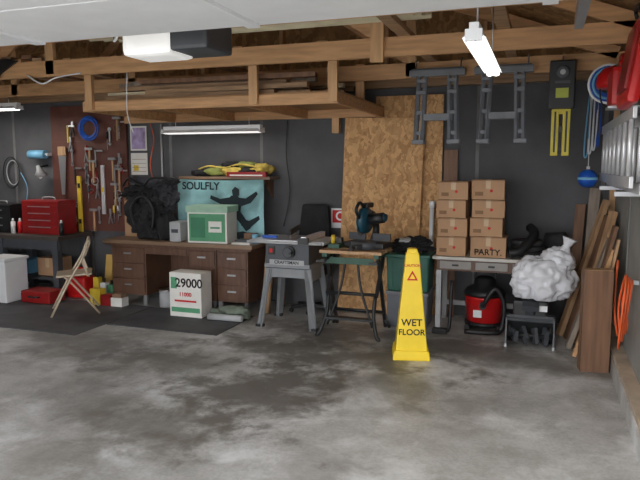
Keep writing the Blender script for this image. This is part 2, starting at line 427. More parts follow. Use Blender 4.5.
b.bb(-.08,-.01,-.008,-.006,.05,.12,yel2); b.done()
b=B('wall_shelf'); b.bb(-4.02,-2.86,6.4,6.69,1.44,1.47,deskt)
for x in (-3.95,-2.95): b.prism([(0,0),(.25,0),(0,-.22)],.02,woodb,c=(x,6.69,1.44),rot=(0,0,-90))
b.done()
b=B('folded_cloth_pile',(-3.35,6.53,1.47))
b.ball((-.4,0,.04),(.15,.1,.05),blackc,.4,3,3,flat=-.04); b.ball((-.22,0,.06),(.16,.1,.06),lime,.5,3,3,flat=-.05)
b.ball((.0,0,.06),(.2,.1,.06),ycloth,.5,3,3,flat=-.06); b.ball((.2,0,.06),(.18,.1,.06),blackc,.5,3,3,flat=-.06); b.ball((.36,0,.09),(.12,.1,.06),ycloth,.6,4,3,flat=-.08); b.ball((-.02,.0,.13),(.14,.08,.04),blackc,.5,3,3); b.ball((.15,.0,.13),(.12,.07,.04),lime,.5,3,3)
b.tube([(-.45,-.05,.08),(-.3,-.08,.12),(-.1,-.07,.1),(.1,-.08,.14),(.35,-.07,.1)],.01,ycloth)
b.done()
b=B('flat_red_box',(-3.12,6.36,1.44)); b.bb(-.24,.24,-.02,.03,.03,.085,redd); b.bb(-.2,.2,-.022,-.02,.04,.055,paper); b.done()
# band flag
b=B('band_flag',(-3.47,6.37,.76))
tb=bmesh.new(); nx,nz_=28,16; g=[]
for i in range(nx+1):
    g.append([tb.verts.new((-.55+1.1*i/nx, .012*math.sin(i*.9)+.006*math.sin(j*.6), .68*j/nz_-.012*math.sin(math.pi*i/nx)*(j/nz_))) for j in range(nz_+1)])
for i in range(nx):
    for j in range(nz_): tb.faces.new((g[i][j],g[i+1][j],g[i+1][j+1],g[i][j+1]))
b.add(tb,teal,None,True)
# leaping figure, printed above the box standing in front of it
for poly,yy in (([(.0,.36),(.08,.42),(.16,.5),(.24,.5),(.29,.42),(.27,.32),(.33,.24),(.4,.14),(.34,.1),(.24,.22),(.14,.3),(.04,.3)],-.022),
             ([(.24,.48),(.34,.47),(.47,.55),(.49,.52),(.4,.42),(.28,.38)],-.023),
             ([(.14,.48),(.02,.46),(-.1,.5),(-.11,.46),(.02,.4),(.12,.4)],-.023),
             ([(.28,.24),(.38,.22),(.5,.28),(.51,.24),(.4,.15),(.28,.16)],-.024),
             ([(.08,.34),(-.02,.26),(-.06,.12),(-.11,.13),(-.07,.3),(.04,.38)],-.024),
             ([(.18,.5),(.17,.56),(.21,.6),(.26,.57),(.26,.5)],-.024)):
    b.prism(poly,.004,tealt,c=(0,yy,0))
b.prism([(-.4,.0),(-.1,.07),(.1,.05),(.3,.09),(.53,.03),(.53,0)],.004,tealt,c=(0,-.022,.01))
fl=b.done()
text('SOULFLY',.12,(-.23,-.024,.6),tealt,fl)

b=B('pipe_sign',(-2.13,6.69,.9)); b.bb(-.1,.1,-.012,0,0,.22,white); b.bb(-.085,.085,-.015,-.012,.06,.2,redink); o=b.done(); text('C',.14,(0,-.017,.13),white,o)
b=B('paper_towel_roll',(-6.25,6.58,1.74)); b.cyl((-.13,0,0),(.13,0,0),.055,lblue,seg=18); b.cyl((-.16,0,0),(.16,0,0),.012,white,seg=8); b.bb(-.165,-.155,-.01,.115,-.02,.02,white); b.bb(.155,.165,-.01,.07,-.02,.02,white); b.done()
b=B('clamp_lamp',(-6.2,6.55,1.5)); b.lathe([(.02,.1),(.03,.05),(.085,-.04)],(0,0,.0),lgray,18,(20,0,0)); b.ball((0,0,-.03),(.035,.035,.045),glass,sub=2); b.beam((0,.02,.08),(0,.14,.1),.02,.02,black); b.done()
b=B('power_cable_coil',(-6.75,6.65,1.5))
for j in range(3):
    r=.11+.015*j; b.tube([(r*math.cos(a*.785),-.015*j,r*1.5*math.sin(a*.785)) for a in range(8)],.007,[lgray,dgray,black][j],6,3,True)
b.tube([(.15,-.02,0),(.25,-.02,-.2),(.2,-.02,-.45)],.006,lblue); b.done()
b=B('electrical_box'); b.cyl((-4.42,6.67,.76),(-4.42,6.67,2.1),.012,lgray,seg=8); b.bb(-4.47,-4.37,6.65,6.69,1.25,1.4,lgray); b.done()
b=B('extension_cord'); b.tube([(-2.75,6.66,2.1),(-2.76,6.65,1.7),(-2.72,6.65,1.3),(-2.8,6.65,.9)],.006,black); b.tube([(-4.55,6.64,2.1),(-4.5,6.63,1.9),(-4.57,6.64,1.6),(-4.5,6.64,1.3)],.006,orange); b.done()

# ------------------------------------------------------------------ left workbench
b=B('workbench')
b.bb(-7.3,-5.42,5.95,6.56,.7,.75,M('bench_top_dark',S(74,66,62),.6,var=.3,scale=3),bev=.004)
b.bb(-7.3,-5.45,6.0,6.04,.58,.7,dgray); b.bb(-7.3,-5.45,6.05,6.54,.2,.23,dgray)
for x in (-7.25,-6.35,-5.5):
    for y in (6.02,6.5): b.bb(x-.04,x+.04,y-.04,y+.04,0,.7,dgray)
b.done()
def toolchest(name,c,w,h,d,mat,rows):
    b=B(name,c); b.box((0,0,h*.44),(w,d,h*.88),mat,bev=.008); b.prism([(-d/2,h*.88),(d/2,h*.88),(d/2,h*.97),(d/2-.04,h),(-d/2+.04,h),(-d/2,h*.97)],w,mat,rot=(0,0,90))
    for i in range(rows):
        z=h*.08+i*h*.8/rows; b.bb(-w/2+.02,w/2-.02,-d/2-.01,-d/2,z,z+h*.8/rows-.012,mat,bev=.003); b.bb(-w*.3,w*.3,-d/2-.022,-d/2-.01,z+h*.5/rows,z+h*.6/rows,steel)
    b.tube([(-.1,0,h),(-.08,0,h+.03),(.08,0,h+.03),(.1,0,h)],.008,steel); b.done()
toolchest('tool_chest',(-5.83,6.28,.75),.56,.42,.32,redd,4)
toolchest('tool_chest',(-6.6,6.28,.75),.6,.36,.32,black,3)
b=B('white_storage_box',(-5.98,5.68,0.008)); b.box((0,0,.24),(.36,.34,.48),white,bev=.015,taper=1.0); b.box((0,0,.5),(.39,.37,.04),white,bev=.01); b.bb(-.1,.1,-.18,-.17,.3,.36,lgray); b.done()
b=B('red_gas_can',(-5.28,6.15,0)); b.box((0,0,.13),(.3,.22,.26),red,bev=.04); b.tube([(-.1,0,.25),(-.08,0,.34),(.06,0,.34),(.08,0,.25)],.018,red); b.cyl((.1,0,.24),(.16,0,.36),.02,yel2,seg=10); b.done()
b=B('red_tool_case',(-5.5,5.76,0.008)); b.box((0,0,.07),(.42,.26,.14),redd,bev=.02); b.tube([(-.07,-.13,.08),(-.05,-.17,.08),(.05,-.17,.08),(.07,-.13,.08)],.01,black); b.done()
b=B('plastic_crate',(-6.6,6.3,.23)); b.box((0,0,.12),(.4,.3,.24),dgray,bev=.01); b.bb(-.2,.2,-.16,-.15,.2,.23,lgray); b.bb(.25,.5,-.12,.12,0,.18,lblue,bev=.01); b.done()
b=B('cardboard_box',(-5.8,6.3,.23)); b.box((0,0,.11),(.3,.26,.22),card); b.bb(-.03,.03,-.131,-.13,.1,.22,tape); b.done()
b=B('spray_cans')
for i,(x,c) in enumerate(((-7.0,blue),(-6.95,white),(-6.24,white),(-6.18,red),(-5.49,black))):
    y=6.1+.05*(i%2); b.cyl((x,y,.75),(x,y,.9),.028,c,seg=12); b.cyl((x,y,.9),(x,y,.94),.018,white,r2=.01,seg=10)
b.done()

# ------------------------------------------------------------------ rubber mats
b=B('rubber_mat'); b.bb(-6.9,-4.12,4.68,5.95,0,.008,rubber); b.done()
b=B('rubber_mat'); b.bb(-4.1,-2.85,5.12,5.93,0,.008,rubber); b.done()

# ------------------------------------------------------------------ desk
b=B('office_desk')
b.bb(-4.76,-2.86,5.93,6.63,.715,.755,deskt,bev=.005); b.bb(-4.74,-2.88,5.95,6.61,.69,.715,deskw)
def ped(x0,x1,n):
    b.bb(x0,x1,5.99,6.58,.12,.69,deskw)
    for i in range(n):
        z0=.14+i*.54/n; b.bb(x0+.015,x1-.015,5.975,5.99,z0,z0+.54/n-.015,deskw,bev=.004)
        b.bb((x0+x1)/2-.05,(x0+x1)/2+.05,5.962,5.975,z0+.27/n,z0+.27/n+.018,steel)
    for x in (x0+.03,x1-.03):
        for y in (6.02,6.54): b.bb(x-.02,x+.02,y-.02,y+.02,0,.12,steel)
ped(-4.68,-4.22,3); ped(-3.66,-3.32,3); ped(-3.31,-2.94,3)
b.bb(-4.22,-3.66,5.99,6.5,.6,.69,deskw); b.bb(-4.2,-3.68,5.975,5.99,.61,.68,deskw,bev=.004); b.bb(-4.22,-3.66,6.5,6.52,.2,.69,deskw)
b.done()
b=B('file_storage_box',(-3.44,6.14,.755),(0,0,6)); b.box((0,0,.19),(.46,.3,.38),paper,bev=.004); b.box((0,0,.37),(.49,.33,.07),M('pale_green_lid',S(160,196,172),.6),bev=.004)
b.bb(-.21,.21,-.153,-.15,.02,.32,gbox); b.bb(-.19,-.02,-.156,-.153,.06,.28,M('dark_green_print',S(56,124,90),.6)); b.bb(.02,.17,-.156,-.153,.12,.24,paper); b.bb(.04,.15,-.158,-.156,.16,.18,gbox); b.done()
b=B('printer_box',(-3.5,5.75,0.008)); b.box((0,0,.235),(.38,.22,.47),paper,bev=.003)
b.bb(-.17,.17,-.113,-.11,.05,.1,gbox); b.bb(-.17,-.1,-.113,-.11,.3,.42,gbox); b.bb(-.13,.13,-.113,-.11,.16,.18,redink); o=b.done()
text('29000',.13,(.045,-.113,.36),ink_hollow,o); text('11000',.06,(0,-.113,.24),redink,o)
b=B('cardboard_box',(-4.57,6.44,.755)); b.bb(-.15,.14,-.14,.14,0,.45,card,bev=.003); b.bb(-.15,.14,-.145,-.14,.42,.45,cardd); b.bb(-.03,.03,-.143,-.14,.2,.45,tape); b.done()
# heap of black bags, jacket and tangled straps
b=B('black_bag_heap',(-4.24,6.16,.755))
char=M('charcoal_cloth',S(54,54,60),.85,var=.4,bump=.4)
b.ball((-.03,.0,.19),(.24,.15,.21),blackc,.3,2.2,4,flat=-.19,ridge=.12)
b.ball((.04,.02,.42),(.22,.14,.17),blackc,.4,2.8,4,ridge=.12); b.ball((-.14,.0,.54),(.2,.12,.09),blackc,.5,3,4,rot=(0,-10,0),ridge=.15); b.ball((.16,.02,.48),(.15,.11,.2),char,.4,3,4,rot=(0,20,0),ridge=.15)
b.ball((.2,.02,.64),(.17,.08,.05),blackc,.5,3,3,rot=(0,-16,0)); b.ball((-.06,.0,.65),(.22,.09,.05),char,.5,3,3,rot=(0,10,0)); b.ball((-.22,-.02,.32),(.11,.1,.15),blackc,.4,3,3)
b.ball((.2,-.02,.14),(.12,.11,.16),blackc,.4,3,3,flat=-.14)
for P in ([(-.34,-.06,.6),(-.2,-.12,.7),(-.02,-.13,.62),(.1,-.13,.7),(.36,-.06,.7)],[(-.12,-.14,.12),(-.16,-.17,.36),(.0,-.17,.5),(.12,-.15,.35),(.1,-.15,.12)]):
    b.tube(P,.013,black)
b.done()
b=B('gray_storage_case',(-3.83,6.1,.755)); b.box((0,0,.11),(.14,.22,.22),lgray,bev=.01); b.bb(-.04,.04,-.12,-.11,.1,.14,dgray); b.done()
b=B('desk_clutter',(-3.04,6.14,.755)); b.box((0,0,.02),(.18,.14,.04),dgray); b.cyl((.12,.0,0),(.12,.0,.1),.035,lblue,seg=14); b.box((.02,.1,.05),(.12,.1,.1),woodb); b.box((0.02,-.12,.01),(.22,.06,.02),paper); b.done()

# things under / beside desk
b=B('paint_can',(-4.0,6.05,0)); b.cyl((0,0,0),(0,0,.19),.08,lgray,seg=20); b.lathe([(.084,.18),(.084,.2),(.07,.195)],(0,0,0),steel,20); b.tube([(-.08,0,.15),(-.06,-.05,.12),(.06,-.05,.12),(.08,0,.15)],.003,steel); b.done()
b=B('paint_can',(-3.82,6.1,0)); b.cyl((0,0,0),(0,0,.15),.065,white,seg=20); b.lathe([(.069,.14),(.069,.16),(.06,.155)],(0,0,0),steel,20); b.done()
b=B('cleaning_bottles',(-4.93,6.15,0))
for i,(c,h) in enumerate(((yel2,.26),(white,.2),(gbox,.18))):
    x=-.1+.1*i; b.box((x,0,h/2),(.08,.08,h),c,bev=.012); b.cyl((x,0,h),(x,0,h+.05),.015,black,seg=10)
b.done()
b=B('yellow_plank',(-5.05,6.35,0),(-9,0,0)); b.bb(-.05,.05,-.012,.012,0.004,.5,M('yellow_wood',S(214,176,96),.6)); b.done()
b=B('small_product_boxes',(-4.68,5.86,0.008)); b.box((-.12,0,.09),(.14,.1,.18),yel2); b.box((.03,0,.06),(.13,.12,.12),redd); b.box((.18,0,.05),(.15,.12,.1),paper); b.box((.18,0,.12),(.12,.1,.04),deskt); b.done()
b=B('rolled_tarp',(-3.02,5.72,0.008)); tg=M('gray_green_tarp',S(112,122,108),.8,var=.3); b.cyl((-.22,0,.05),(.2,.05,.05),.05,tg,seg=14); b.cyl((-.2,-.1,.035),(.18,-.08,.035),.035,lgray,seg=12); b.ball((.05,-.02,.1),(.16,.08,.05),tg,.5,3,3); b.done()
b=B('cardboard_tube',(-2.79,6.1,0),(-6,3,0)); b.cyl((0,0,0.006),(0,0,.75),.05,woodt,seg=16); b.cyl((0,0,.751),(0,0,.753),.04,ink_hollow,seg=16); b.done()  # black disc on the end paints the shade inside the hollow tube
b=B('cardboard_tube',(-2.75,6.45,0),(-5,-2,0)); b.cyl((0,0,0.006),(0,0,.8),.045,woodb,seg=16); b.cyl((0,0,.801),(0,0,.803),.036,ink_hollow,seg=16); b.done()  # same painted dark disc for the shaded bore

# folding chair
b=B('folding_chair',(-4.76,5.42,0.008),(0,0,-50))
for sx in (-1,1):
    b.tube([(sx*.2,.17,.78),(sx*.205,.1,.6),(sx*.215,-.02,.4),(sx*.22,-.22,.012)],.012,chairm,8,3)
    b.tube([(sx*.185,-.08,.43),(sx*.19,.02,.32),(sx*.195,.26,.012)],.012,chairm,8,3)
    b.beam((sx*.2,.1,.6),(sx*.19,.16,.42),.006,.02,chairm)
b.tube([(-.2,.17,.78),(-.17,.18,.8),(.17,.18,.8),(.2,.17,.78)],.012,chairm,8,3)
b.box((0,.165,.71),(.39,.012,.16),chairm,rot=(-20,0,0),bev=.005)
b.box((0,0.02,.435),(.37,.36,.022),chairm,rot=(3,0,0),bev=.01)
b.cyl((-.22,-.17,.1),(.22,-.17,.1),.009,chairm,seg=8); b.cyl((-.195,.2,.1),(.195,.2,.1),.009,chairm,seg=8)
b.done()

# ------------------------------------------------------------------ office chair behind saw
b=B('office_chair',(-2.38,6.36,0))
for k in range(5):
    a=k*1.2566; b.beam((0,0,.08),(.2*math.cos(a),.2*math.sin(a),.06),.04,.03,black); b.ball((.2*math.cos(a),.2*math.sin(a),.028),(.028,.028,.028),black,sub=2)
b.cyl((0,0,.08),(0,0,.42),.025,steel); b.box((0,-.02,.46),(.44,.42,.09),blackc,bev=.04)
b.box((0,.2,.88),(.42,.08,.58),blackc,bev=.04,rot=(-4,0,0),tx=.75); b.beam((0,.2,.42),(0,.23,.7),.06,.03,black)
for sx in (-1,1): b.tube([(sx*.2,.1,.46),(sx*.27,.05,.5),(sx*.27,.03,.66),(sx*.27,-.12,.68)],.018,black)
b.done()

# ------------------------------------------------------------------ table saw
b=B('table_saw',(-2.33,5.82,0))
for sx in (-1,1):
    for sy in (-1,1):
        b.beam((sx*.2,sy*.17,.6),(sx*.28,sy*.24,.0),.075,.012,gray,roll=0)
        b.beam((sx*.215,sy*.155,.6),(sx*.29,sy*.22,.0),.012,.06,gray)
        b.box((sx*.283,sy*.235,.012),(.08,.05,.024),black)
for sy in (-1,1): b.prism([(-.235,.6),(.235,.6),(.26,.42),(.2,.42),(.17,.5),(-.17,.5),(-.2,.42),(-.26,.42)],.01,gray,c=(0,sy*.18,0))
for sx in (-1,1): b.box((sx*.225,0,.53),(.01,.34,.14),gray)
b.box((0,0,.715),(.46,.42,.25),dgray,bev=.012)
b.box((0,0,.62),(.48,.44,.04),gray,bev=.005)
b.box((0,-.215,.655),(.36,.012,.05),M('label_silver',S(170,172,174),.5)) 
b.cyl((.03,-.21,.76),(.03,-.25,.76),.06,black,seg=20); b.cyl((.03,-.25,.76),(.03,-.27,.76),.045,dgray,seg=20); b.cyl((.07,-.25,.76),(.07,-.31,.76),.012,black,seg=10)
b.box((-.16,-.215,.77),(.07,.02,.08),black); b.box((-.16,-.225,.77),(.03,.02,.04),redink)
b.box((0,0,.855),(.78,.48,.03),alu,bev=.004); b.box((0,0,.872),(.5,.48,.006),steel)
b.cyl((-.4,-.26,.855),(.38,-.26,.855),.014,lgray,seg=10); b.cyl((-.4,.26,.855),(.38,.26,.855),.014,lgray,seg=10)
b.box((.2,0,.895),(.05,.56,.05),alu); b.box((.2,-.28,.88),(.1,.05,.06),black)
b.lathe([(.085,0),(.085,.003)],(-.02,0,.875),steel,28,(90,0,90)); b.box((-.02,.04,.95),(.02,.26,.05),black,rot=(8,0,0))
b.box((-.25,-.05,.885),(.16,.03,.025),blue)
o=b.done(); text('CRAFTSMAN',.045,(0,-.223,.655),ink_hollow,o)

# ------------------------------------------------------------------ portable work stand + miter saw
b=B('folding_workbench',(-1.66,5.72,0))
for sx in (-1,1):
    b.beam((sx*.25,-.14,.76),(sx*.25,.2,.02),.03,.03,black); b.beam((sx*.24,.14,.76),(sx*.24,-.14,.38),.03,.03,black)
    b.tube([(sx*.23,-.14,.38),(sx*.23,-.2,.2),(sx*.28,-.27,.03),(sx*.31,-.28,.018)],.018,black,8,4)
    b.tube([(sx*.25,.16,.1),(sx*.29,.2,.018)],.018,black,8,2)
    b.tube([(sx*.06,-.15,.72),(sx*.1,-.17,.45),(sx*.22,-.2,.1)],.012,black,8,4)
    b.box((sx*.25,0,.765),(.05,.42,.035),dgreen)
b.cyl((-.25,-.15,.4),(.25,-.15,.4),.016,black,seg=10); b.cyl((-.25,.12,.18),(.25,.12,.18),.016,black,seg=10)
b.box((0,-.2,.17),(.46,.08,.02),black); b.prism([(-.26,0),(.26,0),(.2,.06),(-.2,.06)],.01,dgreen,c=(0,-.16,.68))
b.box((0,-.13,.795),(.6,.16,.03),woodt,bev=.004); b.box((0,.1,.795),(.6,.2,.03),woodt,bev=.004)
for sx in (-1,1): b.cyl((sx*.25,-.15,.72),(sx*.25,-.3,.72),.012,steel,seg=8); b.box((sx*.25,-.31,.72),(.08,.015,.02),black)
b.done()
b=B('miter_saw',(-1.57,5.74,.812),(0,0,-12))
sg_=M('saw_guard_teal',S(24,70,88),.4)
b.box((0,.05,.035),(.42,.22,.05),black,bev=.01); b.cyl((0,0,.0),(0,0,.07),.14,dgray,seg=28); b.box((0,-.17,.035),(.07,.16,.03),dgray); b.cyl((0,-.25,.03),(0,-.3,.03),.02,black,seg=10)
for sx in (-1,1): b.box((sx*.13,.08,.105),(.18,.02,.07),dgray)
b.tube([(0,.15,.05),(0,.22,.16),(0,.16,.3),(0,.06,.33)],.035,black,10,4)
b.lathe([(.12,-.03),(.125,0),(.12,.03),(.03,.035)],(0,-.02,.27),sg_,26,(0,90,0))
b.lathe([(.1,-.035),(.1,-.032)],(0,-.03,.22),steel,26,(0,90,0))
b.cyl((.04,-.0,.28),(.18,.02,.3),.05,black,seg=18); b.cyl((.18,.02,.3),(.2,.02,.3),.035,sg_,seg=18)
b.tube([(0,-.02,.37),(0,-.12,.44),(0,-.2,.38),(0,-.14,.3)],.016,black,8,4); b.box((0,.04,.41),(.06,.14,.05),black,bev=.015)
b.box((-.045,-.03,.3),(.012,.06,.04),redink)
b.done()
b=B('tool_tray',(-1.86,5.74,.812)); b.box((0,0,.02),(.11,.2,.04),dgreen); b.cyl((-.03,-.02,.04),(-.03,-.02,.12),.02,yel2,seg=12); b.box((.02,.04,.06),(.05,.07,.06),black); b.done()

# ------------------------------------------------------------------ tote bins
b=B('gray_storage_tote',(-1.22,6.18,0)); b.box((0,0,.17),(.39,.34,.34),tgray,bev=.02,taper=1.05); b.box((0,0,.345),(.43,.38,.03),M('tote_lid_gray',S(128,130,136),.5),bev=.008); b.done()
b=B('green_storage_tote',(-1.22,6.18,.36)); b.box((0,0,.18),(.4,.34,.36),green,bev=.02,taper=1.06); b.box((0,0,.355),(.44,.39,.035),green,bev=.008)
for i in range(5): b.box((-.15+.075*i,-.178,.17),(.012,.012,.26),green)
b.box((0,-.19,.32),(.16,.05,.025),green,bev=.005); b.done()
b=B('black_bag',(-1.22,6.17,.735)); b.ball((0,0,.06),(.18,.15,.08),blackc,.5,3,4,flat=-.055,ridge=.1); b.ball((.08,.05,.1),(.1,.1,.06),blackc,.6,3,3); b.ball((-.05,-.04,.12),(.07,.07,.03),lgray,.3,3,3); b.done()
b=B('white_pvc_pipe',(-1.08,6.5,0),(-2,0,0)); b.cyl((0,0,0.002),(0,0,1.22),.024,white,seg=14); b.cyl((0,0,1.16),(0,0,1.23),.03,white,seg=14); b.done()

# ------------------------------------------------------------------ wet floor cone
b=B('wet_floor_cone',(-1.0,5.12,0),(0,0,14))
b.box((0,0,.45),(.27,.27,.86),yellow,bev=.008,taper=.4)
b.box((0,0,.04),(.31,.31,.08),yellow,bev=.01,taper=.93)
b.box((0,0,.89),(.1,.1,.05),yellow,bev=.012,taper=.8)
b.bb(-.03,.03,-.03,.03,.9,.92,M('yellow_handle',S(190,150,20),.5))
tl=math.degrees(math.atan(.081/.86))
b.prism([(-.045,0),(.045,0),(0,.08)],.002,redink,c=(0,-.083,.66),rot=(-tl,0,0)); b.prism([(-.025,.012),(.025,.012),(0,.055)],.003,yellow,c=(0,-.0835,.66),rot=(-tl,0,0))
cone=b.done()
def on(z,dy=.0015): return (0,-(.135-(z-.02)*.081/.86)-dy,z)
text('WET',.08,on(.31),ink_hollow,cone,(90-tl,0,0)); text('FLOOR',.068,on(.23),ink_hollow,cone,(90-tl,0,0)); text('CAUTION',.03,on(.78),redink,cone,(90-tl,0,0))

# ------------------------------------------------------------------ side table with cartons
b=B('side_table'); tw=M('table_top_white',S(205,202,196),.5,var=.06)
b.bb(-.99,.12,6.08,6.6,.69,.72,tw,bev=.004); b.bb(-.95,.08,6.12,6.58,.58,.69,deskw)
for i in range(3): b.bb(-.92+.34*i,-.62+.34*i,6.1,6.12,.6,.675,M('drawer_gray',S(150,146,142),.5),bev=.004); b.bb(-.8+.34*i,-.74+.34*i,6.085,6.1,.63,.645,black)
for x in (-.93,.06):
    for y in (6.14,6.56): b.bb(x-.025,x+.025,y-.025,y+.025,0,.58,lgray)
b.bb(-.93,.06,6.54,6.57,.15,.2,lgray); b.done()
def carton(x,z,w,h,d,rz,label=None):
    b=B('cardboard_carton',(x,6.28,z),(0,0,rz)); b.box((0,0,h/2),(w,d,h-.004),card,bev=.003)
    b.bb(-.022,.022,-d/2-.001,-d/2,h*.55,h-.006,tape); b.bb(-.022,.022,-d/2,d/2,h-.003,h-.001,tape)
    b.bb(-w/2+.002,w/2-.002,-d/2-.0012,-d/2,h-.012,h-.007,cardd)
    b.lathe([(.014,0),(.014,.001)],(w*.0+.03,-d/2,h*.45),redink,12,(90,0,0)); b.bb(-w*.4,-w*.15,-d/2-.0012,-d/2,h*.2,h*.4,cardd)
    o=b.done()
    if label: text(label,.08,(.0,-d/2-.003,h*.25),ink_hollow,o)
hs=[.19,.18,.175,.175]; z=.721
for i,h in enumerate(hs):
    carton(-.82+[0,.006,-.006,.006][i],z,.28,h,.3,[0,1,-1,1][i])
    z+=h+.001
z=.721; hs2=[.2,.18,.17,.19]
for i,h in enumerate(hs2):
    carton(-.49+[.02,-.002,.008,.0][i],z,.33 if i==0 else .3,h,.3,[0,-1,1,1.5][i],'PARTY.' if i==0 else None); z+=h+.001
b=B('corrugated_hose',(-.12,6.3,.72))
b.tube([(-.16,-.14,.05),(-.05,-.12,.08),(.06,-.02,.22),(.02,.1,.28)],.045,black,12,6)
for i in range(3):
    b.tube([(.13*math.cos(a*.785)+.0,.1*math.sin(a*.785)+.05,.03+.055*i) for a in range(8)],.028,foam,8,3,True)
b.done()
b=B('foam_roll',(.14,6.5,.72),(0,0,-20)) 
b.cyl((-.09,0,.14),(.09,0,.16),.08,foam,seg=18); b.cyl((.091,0,.16),(.093,0,.16),.05,dgray,seg=14); b.box((-.02,0,.03),(.16,.13,.06),dgray,bev=.01); b.done()

# shop vac
b=B('shop_vacuum',(-.5,6.3,0))
b.lathe([(.15,.05),(.165,.06),(.19,.3),(.195,.31),(.195,.33)],(0,0,0),red,28); b.lathe([(.16,.03),(.19,.04),(.19,.07),(.16,.075)],(0,0,0),black,28)
b.lathe([(.2,.33),(.2,.36),(.17,.4),(.11,.43),(.1,.49),(.06,.51),(0.0,.515)],(0,0,0),black,28)
for k in range(4):
    a=k*1.57+.78; b.beam((.15*math.cos(a),.15*math.sin(a),.05),(.21*math.cos(a),.21*math.sin(a),.05),.05,.03,black); b.cyl((.21*math.cos(a),.21*math.sin(a)-.01,.025),(.21*math.cos(a),.21*math.sin(a)+.01,.025),.025,black,seg=12)
b.tube([(-.1,0,.48),(-.08,0,.56),(.08,0,.56),(.1,0,.48)],.014,black); b.cyl((0,-.19,.26),(0,-.24,.26),.035,black,seg=14)
b.box((-.05,-.185,.17),(.08,.01,.07),white)
b.tube([(0,-.24,.26),(.02,-.3,.3),(.12,-.3,.45),(.2,-.28,.3),(.18,-.28,.06),(.1,-.34,.035),(-.15,-.36,.035)],.022,black,10,5)
b.done()
b=B('vacuum_floor_wand'); b.tube([(-.86,5.95,.03),(-.8,5.98,.05),(-.79,6.04,.5)],.018,black); b.box((-.88,5.92,.025),(.14,.08,.05),black,bev=.01); b.done()

# snow blower + white bag
b=B('snow_blower',(-.06,5.83,0))
for sx in (-1,1):
    b.cyl((sx*.15,.06,.1),(sx*.2,.06,.1),.1,black,seg=22); b.cyl((sx*.2,.06,.1),(sx*.205,.06,.1),.05,lgray,seg=16)
    b.prism([(-.17,.03),(.02,.02),(.05,.2),(.0,.26),(-.1,.25)],.012,blg,c=(sx*.2,0,0),rot=(0,0,90))
    b.box((sx*.2,-.12,.015),(.02,.1,.03),steel)
b.beam((0,-.03,.27),(0,.04,.03),.4,.01,black); b.beam((-.2,-.03,.26),(.2,-.03,.26),.06,.02,dgray); b.beam((-.2,-.06,.24),(.2,-.06,.24),.06,.012,blg,roll=.6)
b.cyl((-.2,-.1,.1),(.2,-.1,.1),.02,black,seg=10)
for k in range(4): b.box((-.13+.087*k,-.1,.1),(.03,.14,.09),dgray,rot=(35*k,0,20))
b.box((0,.08,.3),(.3,.26,.2),black,bev=.03); b.cyl((0,-.01,.28),(0,-.02,.38),.06,dgray,seg=16); b.box((.0,-.05,.36),(.14,.1,.05),dgray,rot=(25,0,0))
b.box((.1,-.055,.34),(.08,.02,.05),white)
b.done()
b=B('white_plastic_bag',(.04,5.85,.405)); b.ball((0,0,.19),(.26,.16,.22),bagw,.18,1.6,5,flat=-.18,ridge=.13,sm=True); b.ball((-.15,-.03,.12),(.13,.12,.12),bagw,.25,1.8,4,flat=-.1,ridge=.12,sm=True)
b.ball((.11,.0,.36),(.13,.1,.12),bagw,.25,1.8,4,rot=(0,25,0),ridge=.14,sm=True)
b.lathe([(.09,0),(.045,.05),(.03,.08),(.05,.12),(.07,.15)],(.15,0,.42),bagw,9,(0,20,0),1,.6)
b.done()

# ------------------------------------------------------------------ leaning lumber at right
def plank(p1,p2,w,t,mat,name='leaning_board',roll=0):
    b=B(name,p1); d=Vector(p2)-Vector(p1); b.beam((0,0,0),d,w,t,mat,roll=roll); b.done()
ld=[((.3,6.52,.01),(.36,6.64,1.22),.1,.02,woodb),((.42,6.42,.01),(.48,6.62,1.38),.1,.02,woodg),((.2,6.2,.01),(.56,6.34,1.28),.07,.04,woodt),
    ((.27,6.05,.01),(.57,6.16,1.15),.1,.04,woodb),((.34,5.9,.01),(.59,6.0,1.2),.08,.04,woodt),((.26,5.78,.01),(.56,5.82,.98),.07,.04,woodg),((.36,5.66,.01),(.58,5.68,1.1),.1,.03,woodb),((.3,5.54,.01),(.56,5.55,.92),.06,.03,wood),((.42,5.42,.01),(.58,5.42,1.02),.08,.02,woodt)]
for p in ld: plank(*p)
b=B('wood_plank_block',(.43,5.22,0),(0,0,8)); b.bb(-.11,.1,-.06,.06,0,.8,woodb,bev=.004); b.bb(-.105,.095,-.055,.055,.8,.804,woodt); b.done()

# ------------------------------------------------------------------ hung sawhorses
def sawhorse(x):
    b=B('plastic_sawhorse',(x,5.78,1.79),(0,0,0)); g=M('sawhorse_gray',S(112,116,122),.5)
    b.box((0,0,.63),(.5,.07,.06),g,bev=.01); b.box((0,0,.665),(.46,.04,.015),dgray)
    for sx in (-1,1):
        for sy in (-1,1):
            b.beam((sx*.165,sy*.02,.62),(sx*.185,sy*.035,.03),.022,.03,g); b.beam((sx*.105,sy*.02,.62),(sx*.125,sy*.035,.03),.022,.03,g)
            for z in (.1,.28,.46,.56): b.box((sx*(.135+.02*(1-z/.62)),sy*.03,z),(.08,.02,.03),g)
            b.box((sx*.158,sy*.037,.02),(.11,.035,.04),g,bev=.006)
    for sy in (-1,1): b.box((0,sy*.028,.24),(.28,.02,.06),g,bev=.004)
    for sx in (-1,1): b.tube([(sx*.2,.0,.66),(sx*.2,.06,.73),(sx*.2,.12,.77),(sx*.2,.13,.73)],.006,steel,6,3)
    b.done()
sawhorse(-.93); sawhorse(-.36)
b=B('work_light_stand',(.12,5.78,1.68)); b.box((0,0,.59),(.21,.12,.4),black,bev=.015)
